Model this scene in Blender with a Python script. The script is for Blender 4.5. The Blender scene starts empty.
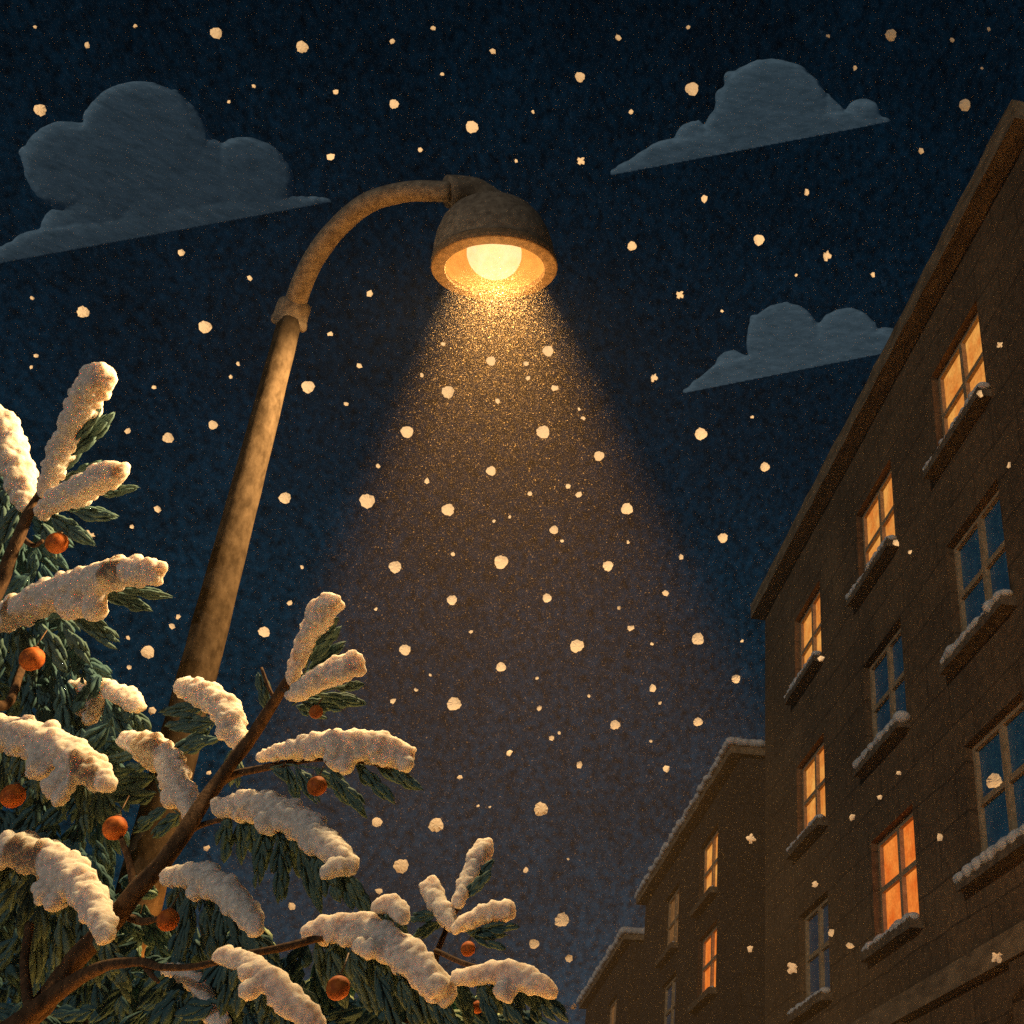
import bpy, bmesh, math, random
from mathutils import Vector, Matrix, noise
R = math.radians
rnd = random.Random(7)

# ------------------------------------------------------------------ scene, camera
sc = bpy.context.scene
COL = sc.collection
F, PX, PY = 1255.0, 766.0, 512.0            # focal length and principal point in pixels (lens shift)
PITCH = math.atan2(1295 - 512, F)
CP, SP = math.cos(PITCH), math.sin(PITCH)
EYE = Vector((0, 0, 1.6))

cam = bpy.data.cameras.new('camera')
cam.sensor_width = 36
cam.lens = F / 1024 * 36
cam.shift_x = (512 - PX) / 1024
cam.clip_start, cam.clip_end = 0.05, 2000
camo = bpy.data.objects.new('camera', cam)
camo.location = EYE
camo.rotation_euler = (R(90) + PITCH, 0, 0)
COL.objects.link(camo)
sc.camera = camo
sc.view_settings.view_transform = 'Standard'
sc.view_settings.look = 'None'
sc.view_settings.exposure = 0
sc.view_settings.gamma = 1


def ray(u, v):
    x, y = (u - PX) / F, (PY - v) / F
    return Vector((x, CP - y * SP, SP + y * CP))


def at(u, v, depth):
    return EYE + ray(u, v) * depth


def tree_depth(u, v, depth):
    """the boughs at the left stand further back than those under the lamp"""
    return depth + 1.25 * max(0, min(1, (330 - u) / 330)) * max(0, min(1, (1020 - v) / 400)) - .75 * max(0, min(1, (v - 760) / 220)) * max(0, min(1, (u - 60) / 160))


def att(u, v, depth):
    return at(u, v, tree_depth(u, v, depth))


# ------------------------------------------------------------------ materials
def lin(r, g, b):
    f = lambda c: (c / 255 / 12.92) if c / 255 <= .04045 else ((c / 255 + .055) / 1.055) ** 2.4
    return (f(r), f(g), f(b), 1)


def new_mat(name):
    m = bpy.data.materials.new(name)
    m.use_nodes = True
    nt = m.node_tree
    nt.nodes.clear()
    out = nt.nodes.new('ShaderNodeOutputMaterial')
    return m, nt, out


def N(nt, t, **kw):
    n = nt.nodes.new(t)
    for k, v in kw.items():
        if k in n.inputs:
            n.inputs[k].default_value = v
        else:
            setattr(n, k, v)
    return n


def mottled(nt, c1, c2, scale, detail=6, rough=.6, stretch=(1, 1, 1), rot=(0, 0, 0), lo=.35, hi=.65, coord='Object'):
    tc = N(nt, 'ShaderNodeTexCoord')
    mp = N(nt, 'ShaderNodeMapping')
    mp.inputs['Scale'].default_value = stretch
    mp.inputs['Rotation'].default_value = rot
    nz = N(nt, 'ShaderNodeTexNoise')
    nz.inputs['Scale'].default_value = scale
    nz.inputs['Detail'].default_value = detail
    nz.inputs['Roughness'].default_value = rough
    rp = N(nt, 'ShaderNodeValToRGB')
    rp.color_ramp.elements[0].position = lo
    rp.color_ramp.elements[1].position = hi
    rp.color_ramp.elements[0].color = c1
    rp.color_ramp.elements[1].color = c2
    L = nt.links.new
    L(tc.outputs[coord], mp.inputs[0]); L(mp.outputs[0], nz.inputs['Vector'])
    L(nz.outputs['Fac'], rp.inputs[0])
    return rp.outputs[0], nz.outputs['Fac'], mp.outputs[0]


def surf_mat(name, c1, c2, scale, rough=.85, bump=.4, bdist=.01, stretch=(1, 1, 1), rot=(0, 0, 0), spec=.25, lo=.35, hi=.65, detail=6, metal=0):
    m, nt, out = new_mat(name)
    col, fac, _ = mottled(nt, c1, c2, scale, detail, stretch=stretch, rot=rot, lo=lo, hi=hi)
    p = N(nt, 'ShaderNodeBsdfPrincipled')
    p.inputs['Roughness'].default_value = rough
    p.inputs['Specular IOR Level'].default_value = spec
    p.inputs['Metallic'].default_value = metal
    b = N(nt, 'ShaderNodeBump')
    b.inputs['Strength'].default_value = bump
    b.inputs['Distance'].default_value = bdist
    L = nt.links.new
    L(col, p.inputs['Base Color']); L(fac, b.inputs['Height']); L(b.outputs[0], p.inputs['Normal'])
    L(p.outputs[0], out.inputs['Surface'])
    return m


M = {}
M['iron'] = surf_mat('weathered_bronze_iron', (.030, .021, .013, 1), (.072, .051, .032, 1), 24, rough=1, bump=.6, bdist=.006, stretch=(1, 1, .6), spec=0)  # pole and plinth, darkened to offset the strong lamp light on the pole
M['shade'] = surf_mat('shade_bronze_lightened', (.14, .105, .075, 1), (.30, .235, .165, 1), 30, rough=.8, bump=.5, bdist=.005)  # lighter copy of the iron, making up for missing lamp light above the rim
M['rim'] = surf_mat('shade_rim', (.16, .10, .05, 1), (.30, .19, .10, 1), 40, rough=.8, bump=.3, bdist=.004)
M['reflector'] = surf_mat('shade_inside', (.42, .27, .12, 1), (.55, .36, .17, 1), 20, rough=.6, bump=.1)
M['bark'] = surf_mat('bark', (.036, .020, .011, 1), (.12, .066, .033, 1), 60, rough=.95, bump=.8, bdist=.008, stretch=(1, 1, .35))
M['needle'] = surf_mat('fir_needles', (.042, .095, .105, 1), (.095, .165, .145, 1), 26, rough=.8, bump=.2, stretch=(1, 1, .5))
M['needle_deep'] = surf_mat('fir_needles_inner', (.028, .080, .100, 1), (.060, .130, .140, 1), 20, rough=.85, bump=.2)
M['snow'] = surf_mat('settled_snow', (.42, .385, .35, 1), (.72, .675, .615, 1), 55, rough=.9, bump=.7, bdist=.006, lo=.3, hi=.62)
pr = next(n for n in M['snow'].node_tree.nodes if n.type == 'BSDF_PRINCIPLED')
pr.inputs['Subsurface Weight'].default_value = .8
pr.inputs['Subsurface Radius'].default_value = (1, .8, .65)
pr.inputs['Subsurface Scale'].default_value = .085
M['ground_snow'] = surf_mat('ground_snow', (.55, .55, .57, 1), (.72, .72, .73, 1), 3, rough=.9, bump=.4, bdist=.03)
M['asphalt'] = surf_mat('snowy_asphalt', (.12, .12, .122, 1), (.30, .30, .305, 1), 2.2, rough=.9, bump=.3)
M['paving'] = surf_mat('paving', (.18, .17, .16, 1), (.5, .5, .5, 1), 2.8, rough=.9, bump=.3)
M['bauble'] = surf_mat('orange_bauble_skin', (.30, .062, .010, 1), (.62, .17, .025, 1), 48, rough=.7, bump=.6, bdist=.004)
M['cap'] = surf_mat('bauble_cap', (.10, .05, .02, 1), (.2, .11, .05, 1), 60, rough=.6)
M['frame'] = surf_mat('window_frame_paint', (.28, .19, .10, 1), (.46, .32, .18, 1), 14, rough=.8, bump=.3)
M['sill'] = surf_mat('sill_stone', (.09, .062, .038, 1), (.21, .15, .09, 1), 9, rough=.9, bump=.5)
M['cornice'] = surf_mat('cornice_stone', (.13, .088, .05, 1), (.30, .205, .115, 1), 7, rough=.9, bump=.5, stretch=(.3, 1, 1))


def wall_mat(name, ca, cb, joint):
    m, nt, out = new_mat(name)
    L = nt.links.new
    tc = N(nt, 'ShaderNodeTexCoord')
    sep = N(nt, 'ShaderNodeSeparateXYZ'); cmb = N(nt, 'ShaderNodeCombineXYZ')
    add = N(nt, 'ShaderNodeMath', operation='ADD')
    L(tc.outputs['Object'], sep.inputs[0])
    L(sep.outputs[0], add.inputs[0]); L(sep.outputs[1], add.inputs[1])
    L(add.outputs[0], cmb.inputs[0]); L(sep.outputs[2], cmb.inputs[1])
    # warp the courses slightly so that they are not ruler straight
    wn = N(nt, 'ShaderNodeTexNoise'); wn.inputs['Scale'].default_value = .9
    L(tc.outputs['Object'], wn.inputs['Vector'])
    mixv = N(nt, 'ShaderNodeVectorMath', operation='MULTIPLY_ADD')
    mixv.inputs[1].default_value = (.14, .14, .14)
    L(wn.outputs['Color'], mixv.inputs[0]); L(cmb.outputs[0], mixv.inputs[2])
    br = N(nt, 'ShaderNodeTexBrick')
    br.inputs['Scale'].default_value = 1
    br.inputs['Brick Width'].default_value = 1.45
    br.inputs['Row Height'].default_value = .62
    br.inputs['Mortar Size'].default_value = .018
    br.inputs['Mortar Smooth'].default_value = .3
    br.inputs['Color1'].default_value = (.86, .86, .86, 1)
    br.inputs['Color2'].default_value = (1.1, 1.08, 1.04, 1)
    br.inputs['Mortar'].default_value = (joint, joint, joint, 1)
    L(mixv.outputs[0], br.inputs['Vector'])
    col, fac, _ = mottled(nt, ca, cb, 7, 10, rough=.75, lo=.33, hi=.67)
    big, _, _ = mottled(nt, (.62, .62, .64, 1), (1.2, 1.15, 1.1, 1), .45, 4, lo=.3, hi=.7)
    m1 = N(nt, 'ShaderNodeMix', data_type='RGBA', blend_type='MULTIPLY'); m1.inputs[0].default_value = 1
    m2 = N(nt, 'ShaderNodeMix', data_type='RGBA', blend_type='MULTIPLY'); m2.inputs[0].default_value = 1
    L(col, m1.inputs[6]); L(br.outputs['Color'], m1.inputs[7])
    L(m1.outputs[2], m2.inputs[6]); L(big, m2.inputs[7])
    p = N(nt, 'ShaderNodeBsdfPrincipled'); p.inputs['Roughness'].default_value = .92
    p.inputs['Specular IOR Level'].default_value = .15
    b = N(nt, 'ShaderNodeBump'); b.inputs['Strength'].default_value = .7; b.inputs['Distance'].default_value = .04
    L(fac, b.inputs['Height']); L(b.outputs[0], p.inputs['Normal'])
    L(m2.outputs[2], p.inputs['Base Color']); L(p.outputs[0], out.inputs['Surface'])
    return m


M['wall'] = wall_mat('brown_render_blocks', (.10, .062, .033, 1), (.255, .165, .09, 1), .55)
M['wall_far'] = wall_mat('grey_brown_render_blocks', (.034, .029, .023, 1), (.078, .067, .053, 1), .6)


def lit_pane(name, c1, c2, strength):
    m, nt, out = new_mat(name)
    col, _, _ = mottled(nt, c1, c2, 2.4, 6, lo=.3, hi=.7)
    fine, _, _ = mottled(nt, (.7, .7, .7, 1), (1.1, 1.1, 1.1, 1), 24, 4, lo=.3, hi=.7)
    mx = N(nt, 'ShaderNodeMix', data_type='RGBA', blend_type='MULTIPLY'); mx.inputs[0].default_value = 1
    e = N(nt, 'ShaderNodeEmission'); e.inputs['Strength'].default_value = strength
    nt.links.new(col, mx.inputs[6]); nt.links.new(fine, mx.inputs[7])
    nt.links.new(mx.outputs[2], e.inputs[0]); nt.links.new(e.outputs[0], out.inputs['Surface'])
    m.cycles.emission_sampling = 'NONE'
    return m


M['pane_amber'] = lit_pane('lit_pane_amber', lin(212, 112, 40), lin(248, 178, 86), 1.0)
M['pane_orange'] = lit_pane('lit_pane_orange', lin(222, 96, 28), lin(255, 150, 62), 1.0)
M['pane_faint'] = lit_pane('lit_pane_faint', lin(84, 58, 34), lin(128, 88, 50), 1.0)
M['pane_dark'] = surf_mat('dark_glass', (.018, .105, .21, 1), (.04, .17, .31, 1), 5, rough=.3, bump=.05, spec=.5)

# glowing bulb: glass that gives light and lets the lamp inside shine through
m, nt, out = new_mat('bulb_glow')
e = N(nt, 'ShaderNodeEmission'); e.inputs['Strength'].default_value = .38
col, _, _ = mottled(nt, lin(250, 218, 160), lin(255, 238, 200), 22, 5)
nt.links.new(col, e.inputs[0])
tr = N(nt, 'ShaderNodeBsdfTransparent'); tr.inputs[0].default_value = (.9, .9, .9, 1)
ad = N(nt, 'ShaderNodeAddShader')
nt.links.new(e.outputs[0], ad.inputs[0]); nt.links.new(tr.outputs[0], ad.inputs[1])
nt.links.new(ad.outputs[0], out.inputs['Surface'])
m.cycles.emission_sampling = 'NONE'
M['bulb'] = m

# snowflakes: thin ice, lit from either side
def flake_mat(name, c, clear=0):
    m, nt, out = new_mat(name)
    d = N(nt, 'ShaderNodeBsdfDiffuse'); t = N(nt, 'ShaderNodeBsdfTranslucent')
    d.inputs[0].default_value = c; t.inputs[0].default_value = c
    mx = N(nt, 'ShaderNodeMixShader'); mx.inputs[0].default_value = .5
    nt.links.new(d.outputs[0], mx.inputs[1]); nt.links.new(t.outputs[0], mx.inputs[2])
    res = mx
    if clear:                      # ice crystals too fine to be opaque
        tp_ = N(nt, 'ShaderNodeBsdfTransparent')
        res = N(nt, 'ShaderNodeMixShader'); res.inputs[0].default_value = clear
        nt.links.new(mx.outputs[0], res.inputs[1]); nt.links.new(tp_.outputs[0], res.inputs[2])
    nt.links.new(res.outputs[0], out.inputs['Surface'])
    return m


M['flake'] = flake_mat('snowflake_ice', (.52, .475, .45, 1))
M['dust'] = flake_mat('powder_snow', (.7, .7, .7, 1), .9935)

# clouds
m, nt, out = new_mat('cloud_vapour')
c1, f1, _ = mottled(nt, (.12, .215, .29, 1), (.37, .56, .72, 1), .75, 12, rough=.8, stretch=(1, 1, 3.2), rot=(0, R(-35), R(20)), lo=.3, hi=.7)
d = N(nt, 'ShaderNodeBsdfDiffuse')
nt.links.new(c1, d.inputs[0]); nt.links.new(d.outputs[0], out.inputs['Surface'])
M['cloud'] = m

# ------------------------------------------------------------------ object helpers
def link(name, me, mat=None, parent=None, smooth=True):
    o = bpy.data.objects.new(name, me)
    COL.objects.link(o)
    if mat is not None:
        me.materials.clear(); me.materials.append(M[mat])
    if parent is not None:
        o.parent = parent
    if smooth:
        for p in me.polygons:
            p.use_smooth = True
    return o


def build(name, bm, mat, parent=None, smooth=True, origin=None):
    """origin: world position of the parent; the mesh is written relative to it"""
    if origin is not None:
        bmesh.ops.translate(bm, verts=bm.verts, vec=-Vector(origin))
    me = bpy.data.meshes.new(name)
    bm.to_mesh(me); bm.free()
    return link(name, me, mat, parent, smooth)


def tag(o, label=None, cat=None, group=None, kind=None):
    if label: o['label'] = label
    if cat: o['category'] = cat
    if group: o['group'] = group
    if kind: o['kind'] = kind
    return o


def empty(name, loc, label, cat, group=None, rotz=0):
    o = bpy.data.objects.new(name, None)
    o.empty_display_size = .1
    COL.objects.link(o)
    o.location = loc; o.rotation_euler = (0, 0, rotz)
    return tag(o, label, cat, group)


def frame_of(axis):
    axis = axis.normalized()
    up = Vector((0, 0, 1)) if abs(axis.z) < .95 else Vector((0, 1, 0))
    a = axis.cross(up).normalized()
    return a, a.cross(axis).normalized()


def tube(bm, pts, rad, seg=12, wob=0, cap=True):
    rings = []
    n = len(pts)
    for i, (p, r) in enumerate(zip(pts, rad)):
        t = (pts[min(i + 1, n - 1)] - pts[max(i - 1, 0)])
        a, b = frame_of(t)
        ring = []
        for k in range(seg):
            an = 2 * math.pi * k / seg
            rr = r * (1 + (wob * noise.noise(p * 9 + Vector((math.cos(an), math.sin(an), 0)) * 1.3) if wob else 0))
            ring.append(bm.verts.new(p + (a * math.cos(an) + b * math.sin(an)) * rr))
        rings.append(ring)
    for q, s in zip(rings, rings[1:]):
        for k in range(seg):
            bm.faces.new((q[k], q[(k + 1) % seg], s[(k + 1) % seg], s[k]))
    if cap:
        bm.faces.new(list(reversed(rings[0]))); bm.faces.new(rings[-1])


def smooth_path(pts, vals, per=6):
    """Catmull-Rom through pts with the values interpolated alongside"""
    P = [pts[0] * 2 - pts[1]] + list(pts) + [pts[-1] * 2 - pts[-2]]
    out, ov = [], []
    for i in range(1, len(P) - 2):
        for k in range(per):
            t = k / per
            a, b, c, d_ = P[i - 1], P[i], P[i + 1], P[i + 2]
            out.append(.5 * ((2 * b) + (c - a) * t + (2 * a - 5 * b + 4 * c - d_) * t * t + (3 * b - a - 3 * c + d_) * t ** 3))
            ov.append(vals[i - 1] * (1 - t) + vals[i] * t)
    out.append(pts[-1]); ov.append(vals[-1])
    return out, ov


def lathe(bm, prof, mat4, seg=48, close=False):
    rings = []
    for r, z in prof:
        rings.append([bm.verts.new(mat4 @ Vector((r * math.cos(2 * math.pi * k / seg), r * math.sin(2 * math.pi * k / seg), z))) for k in range(seg)])
    for q, s in zip(rings, rings[1:]):
        for k in range(seg):
            bm.faces.new((q[k], q[(k + 1) % seg], s[(k + 1) % seg], s[k]))
    if close:
        bm.faces.new(list(reversed(rings[0]))); bm.faces.new(rings[-1])


def box(bm, x0, x1, y0, y1, z0, z1):
    v = [bm.verts.new(c) for c in ((x0, y0, z0), (x1, y0, z0), (x1, y1, z0), (x0, y1, z0), (x0, y0, z1), (x1, y0, z1), (x1, y1, z1), (x0, y1, z1))]
    for f in ((3, 2, 1, 0), (4, 5, 6, 7), (0, 1, 5, 4), (1, 2, 6, 5), (2, 3, 7, 6), (3, 0, 4, 7)):
        bm.faces.new([v[i] for i in f])
    return v


def bevel(bm, off, seg=2):
    bmesh.ops.bevel(bm, geom=list(bm.edges), offset=off, segments=seg, affect='EDGES', profile=.6)


def rough_edges(bm, amount, scale, cuts=0):
    if cuts:
        bmesh.ops.subdivide_edges(bm, edges=list(bm.edges), cuts=cuts, use_grid_fill=True)
    for v in bm.verts:
        v.co += noise.noise_vector(v.co * scale) * amount


REMESH = []


def blob(name, spheres, voxel, mat, parent, origin, disp=0, dscale=30, post=None, sub=2):
    """spheres [(centre, radius[, squash matrix])] fused into one lumpy skin (voxel remesh, baked below)"""
    bm = bmesh.new()
    for s in spheres:
        mt = Matrix.Translation(Vector(s[0]) - Vector(origin))
        if len(s) > 2: mt = mt @ s[2]
        bmesh.ops.create_icosphere(bm, subdivisions=sub, radius=s[1], matrix=mt)
    me = bpy.data.meshes.new(name); bm.to_mesh(me); bm.free()
    o = link(name, me, mat, parent)
    md = o.modifiers.new('fuse', 'REMESH'); md.mode = 'VOXEL'; md.voxel_size = voxel; md.use_smooth_shade = True
    REMESH.append((o, disp, dscale, post, mat))
    return o


def bake_blobs():
    dg = bpy.context.evaluated_depsgraph_get()
    dg.update()
    for o, disp, dscale, post, mat in REMESH:
        me = bpy.data.meshes.new_from_object(o.evaluated_get(dg))
        old = o.data
        o.modifiers.clear()
        o.data = me
        bpy.data.meshes.remove(old)
        if disp:
            nn = [v.normal.copy() for v in me.vertices]
            for v, n_ in zip(me.vertices, nn):
                v.co += n_ * disp * (noise.noise(v.co * dscale) + .5 * noise.noise(v.co * dscale * 2.3))
        if post:
            post(me)
        me.materials.clear(); me.materials.append(M[mat])
        for p in me.polygons: p.use_smooth = True


# ------------------------------------------------------------------ world: night sky
w = bpy.data.worlds.new('World'); sc.world = w
w.use_nodes = True
nt = w.node_tree; nt.nodes.clear()
L = nt.links.new
MOON_DIR = None
tc = N(nt, 'ShaderNodeTexCoord')
sep = N(nt, 'ShaderNodeSeparateXYZ'); L(tc.outputs['Generated'], sep.inputs[0])
rp = N(nt, 'ShaderNodeValToRGB')
els = rp.color_ramp.elements
els[0].position = 0; els[0].color = (.0080, .036, .060, 1)
els[1].position = .85; els[1].color = (.0008, .0055, .0115, 1)
e2 = els.new(.30); e2.color = (.0042, .024, .042, 1)
e3 = els.new(.55); e3.color = (.0014, .0105, .0215, 1)
L(sep.outputs[2], rp.inputs[0])


def sky_noise(scale, stretch, rot, lo, hi, a, b, detail=5, rough=.65):
    mp = N(nt, 'ShaderNodeMapping'); mp.inputs['Scale'].default_value = stretch; mp.inputs['Rotation'].default_value = rot
    nz = N(nt, 'ShaderNodeTexNoise'); nz.inputs['Scale'].default_value = scale; nz.inputs['Detail'].default_value = detail; nz.inputs['Roughness'].default_value = rough
    mr = N(nt, 'ShaderNodeMapRange'); mr.inputs[1].default_value = lo; mr.inputs[2].default_value = hi; mr.inputs[3].default_value = a; mr.inputs[4].default_value = b
    L(tc.outputs['Generated'], mp.inputs[0]); L(mp.outputs[0], nz.inputs['Vector']); L(nz.outputs['Fac'], mr.inputs[0])
    return mr.outputs[0]


n1 = sky_noise(9, (1, 1, 1), (0, 0, 0), .3, .7, .72, 1.32)
n2 = sky_noise(190, (1, .55, 1), (R(20), R(35), R(40)), .32, .70, .35, 1.8)
n3 = sky_noise(60, (1, 1, 1), (0, 0, 0), .62, .80, 0, 1.0, detail=8, rough=.8)
mu = N(nt, 'ShaderNodeMath', operation='MULTIPLY'); L(n1, mu.inputs[0]); L(n2, mu.inputs[1])
ms = N(nt, 'ShaderNodeVectorMath', operation='SCALE'); L(rp.outputs[0], ms.inputs[0]); L(mu.outputs[0], ms.inputs['Scale'])
fl = N(nt, 'ShaderNodeVectorMath', operation='SCALE'); fl.inputs[0].default_value = (.022, .045, .068); L(n3, fl.inputs['Scale'])
av = N(nt, 'ShaderNodeVectorMath', operation='ADD'); L(ms.outputs[0], av.inputs[0]); L(fl.outputs[0], av.inputs[1])
bg = N(nt, 'ShaderNodeBackground'); bg.inputs['Strength'].default_value = .66
L(av.outputs[0], bg.inputs[0])
wo = N(nt, 'ShaderNodeOutputWorld'); L(bg.outputs[0], wo.inputs[0])

# ------------------------------------------------------------------ street frame
D = Vector((-.2432719, .9699581, 0))         # along the street, away from the camera
RT = Vector((.9699581, .2432719, 0))         # towards the buildings
WALL = 6.2
YAW = math.atan2(D.y, D.x)

moon_h = D * .78 + RT * .62
MEL = R(8)
moon_t = moon_h.normalized() * math.cos(MEL) - Vector((0, 0, math.sin(MEL)))
sun = bpy.data.lights.new('moon', 'SUN'); sun.energy = .55; sun.angle = R(.5); sun.color = (1.0, .94, .84)
so = bpy.data.objects.new('moon', sun); COL.objects.link(so)
so.rotation_euler = moon_t.to_track_quat('-Z', 'Y').to_euler()
so.location = (0, -10, 30)

# ground, road, pavement
bm = bmesh.new(); box(bm, -80, 80, -80, 80, -.3, 0)
tag(build('ground', bm, 'ground_snow', smooth=False), kind='structure', label='snow covered ground of the street')


def strip(name, s0, s1, r0, r1, z0, z1, mat, label):
    bm = bmesh.new()
    box(bm, s0, s1, -r1, -r0, z0, z1)
    o = build(name, bm, mat, smooth=False)
    o.rotation_euler = (0, 0, YAW)
    return tag(o, label, kind='structure')


strip('road', -60, 70, -1.6, 4.4, .0, .004, 'asphalt', 'snow dusted road running along the buildings')
strip('pavement', -60, 70, 4.4, 6.15, .0, .14, 'paving', 'raised pavement in front of the buildings')
strip('pavement', -60, 70, -6.5, -1.6, .0, .14, 'ground_snow', 'raised snowy pavement under the street lamp and tree')

# ------------------------------------------------------------------ buildings
def facade(x0, x1, ztop, depth, openings, rec):
    """wall box with real window openings; local x along street, y out to the street"""
    bm = bmesh.new()
    xs = sorted({x0, x1, *[v for o in openings for v in o[:2]]})
    zs = sorted({0, ztop, *[v for o in openings for v in o[2:4]]})
    # split long cells so the wall is not one huge quad
    vv = {}
    def V(x, y, z):
        k = (round(x, 4), round(y, 4), round(z, 4))
        if k not in vv: vv[k] = bm.verts.new(k)
        return vv[k]
    for i in range(len(xs) - 1):
        for j in range(len(zs) - 1):
            cx, cz = (xs[i] + xs[i + 1]) / 2, (zs[j] + zs[j + 1]) / 2
            if any(o[0] < cx < o[1] and o[2] < cz < o[3] for o in openings): continue
            bm.faces.new((V(xs[i + 1], 0, zs[j]), V(xs[i], 0, zs[j]), V(xs[i], 0, zs[j + 1]), V(xs[i + 1], 0, zs[j + 1])))
    for a, b, c, d_ in [o[:4] for o in openings]:
        q = [(a, c), (b, c), (b, d_), (a, d_)]
        for (p, r), (s, t) in zip(q, q[1:] + q[:1]):
            bm.faces.new((V(p, 0, r), V(s, 0, t), V(s, -rec, t), V(p, -rec, r)))
    A = [V(x0, -depth, 0), V(x1, -depth, 0), V(x1, -depth, ztop), V(x0, -depth, ztop)]
    bm.faces.new((A[0], A[1], A[2], A[3]))
    for x, flip in ((x0, False), (x1, True)):
        zcol = [V(x, 0, z) for z in zs]
        f = [V(x, -depth, 0)] + zcol + [V(x, -depth, ztop)]
        bm.faces.new(f if flip else f[::-1])
    top = [V(x, 0, ztop) for x in xs]
    bm.faces.new(top + [A[2], A[3]])
    bmesh.ops.recalc_face_normals(bm, faces=bm.faces)
    return bm


def window(parent, o, rec, pane, snow, seed, sill_out=.20, sx=.14, bars=(1, 1), fsz=1.0):
    a, b, c, d_ = o[:4]
    r = random.Random(seed)
    y1 = -rec + .055; y0 = -rec - .03
    fw, bw = .075 * fsz, .050 * fsz
    bm = bmesh.new()
    e = .002
    box(bm, a + e, a + fw, y0, y1, c + e, d_ - e); box(bm, b - fw, b - e, y0, y1, c + e, d_ - e)
    box(bm, a + fw, b - fw, y0, y1, c + e, c + fw); box(bm, a + fw, b - fw, y0, y1, d_ - fw, d_ - e)
    xm = (a + b) / 2
    zm = c + (d_ - c) * .54
    box(bm, xm - bw, xm + bw, y0 + .01, y1 + .008, c + fw, d_ - fw)
    box(bm, a + fw, xm - bw, y0 + .01, y1 - .006, zm - bw * .8, zm + bw * .8)
    box(bm, xm + bw, b - fw, y0 + .01, y1 - .006, zm - bw * .8, zm + bw * .8)
    f = build('window', bm, 'frame', parent, smooth=False)
    bm = bmesh.new(); box(bm, a + .02, b - .02, y0 + .004, y0 + .024, c + .02, d_ - .02)
    build('pane', bm, pane, f, smooth=False)
    bm = bmesh.new()
    box(bm, a - sx, b + sx, .003, sill_out, c - .155, c - .01)
    bmesh.ops.subdivide_edges(bm, edges=[e_ for e_ in bm.edges if abs(e_.verts[0].co.x - e_.verts[1].co.x) > .5], cuts=10, use_grid_fill=True)
    for v in bm.verts:
        if v.co.y > .1: v.co += noise.noise_vector(v.co * 3.1) * .014
    build('sill', bm, 'sill', f, smooth=False)
    if snow > 0:
        sp = []
        x = a - sx + .04
        while x < b + sx - .02:
            k = snow * (.55 + .45 * r.random())
            if True:
                sp.append((Vector((x, sill_out * .55 + r.uniform(-.02, .02), c + .0)), .10 * k,
                           Matrix.Diagonal((max(1.5, .075 / (.10 * k)), 1.5, .95 * r.uniform(.8, 1.2), 1))))
                if r.random() < .5:
                    sp.append((Vector((x, sill_out * .92, c - .01)), .062 * k))
            x += .07
        blob('snow', sp, .022, 'snow', f, (0, 0, 0), .006, 9)
    return f


def cornice(parent, x0, x1, ztop, h, out, depth, endout=.18, mat='cornice'):
    bm = bmesh.new()
    box(bm, x0 - endout, x1 + endout, -depth - .1, out, ztop, ztop + h)
    bmesh.ops.subdivide_edges(bm, edges=[e for e in bm.edges if abs(e.verts[0].co.x - e.verts[1].co.x) > .5], cuts=40, use_grid_fill=True)
    for v in bm.verts:
        if v.co.y > 0: v.co += noise.noise_vector(v.co * 1.7) * .03
    c = build('cornice', bm, mat, parent, smooth=False)
    return c


def roof_snow(parent, x0, x1, z, out, endout, depth, seed, k=1.0):
    r = random.Random(seed); sp = []
    x = x0 - endout
    while x < x1 + endout:
        sp.append((Vector((x, out + .02 + r.uniform(-.04, .04), z + .03)), .20 * k * r.uniform(.75, 1.2), Matrix.Diagonal((1.3, 1.0, .9, 1))))
        x += .17
    y = out
    while y > -min(depth, 6):
        sp.append((Vector((x0 - endout - .02 + r.uniform(-.03, .03), y, z + .04)), .22 * k * r.uniform(.8, 1.15), Matrix.Diagonal((1.0, 1.3, .9, 1))))
        y -= .17
    return blob('roof_snow', sp, .05, 'snow', parent, (0, 0, 0), .02, 4)


def building(name, x0, x1, ztop, depth, wins, label, mat, rec, cor, snow=None, setback=0):
    """wins: [(xa, xb, za, zb, pane, snow)] in street coordinates"""
    root = empty(name, D * x0 + RT * (WALL + setback), label, 'building', 'buildings along the street', YAW)
    ops = [(a - x0, b - x0, c, d_) for a, b, c, d_, *_ in wins]
    build('wall', facade(0, x1 - x0, ztop, depth, ops, rec + .12), mat, root, smooth=False)
    for o, wn in zip(ops, wins):
        f = window(root, o, rec, wn[4], wn[5], int(o[0] * 100 + o[2] * 10), fsz=wn[6] if len(wn) > 6 else 1)
        if len(wn) > 7: tag(f, wn[7])
    c = cornice(root, 0, x1 - x0, ztop, cor[0], cor[1], depth)
    if snow: roof_snow(c, 0, x1 - x0, ztop + cor[0], cor[1], .18, depth, 5, snow)
    return root


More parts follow.
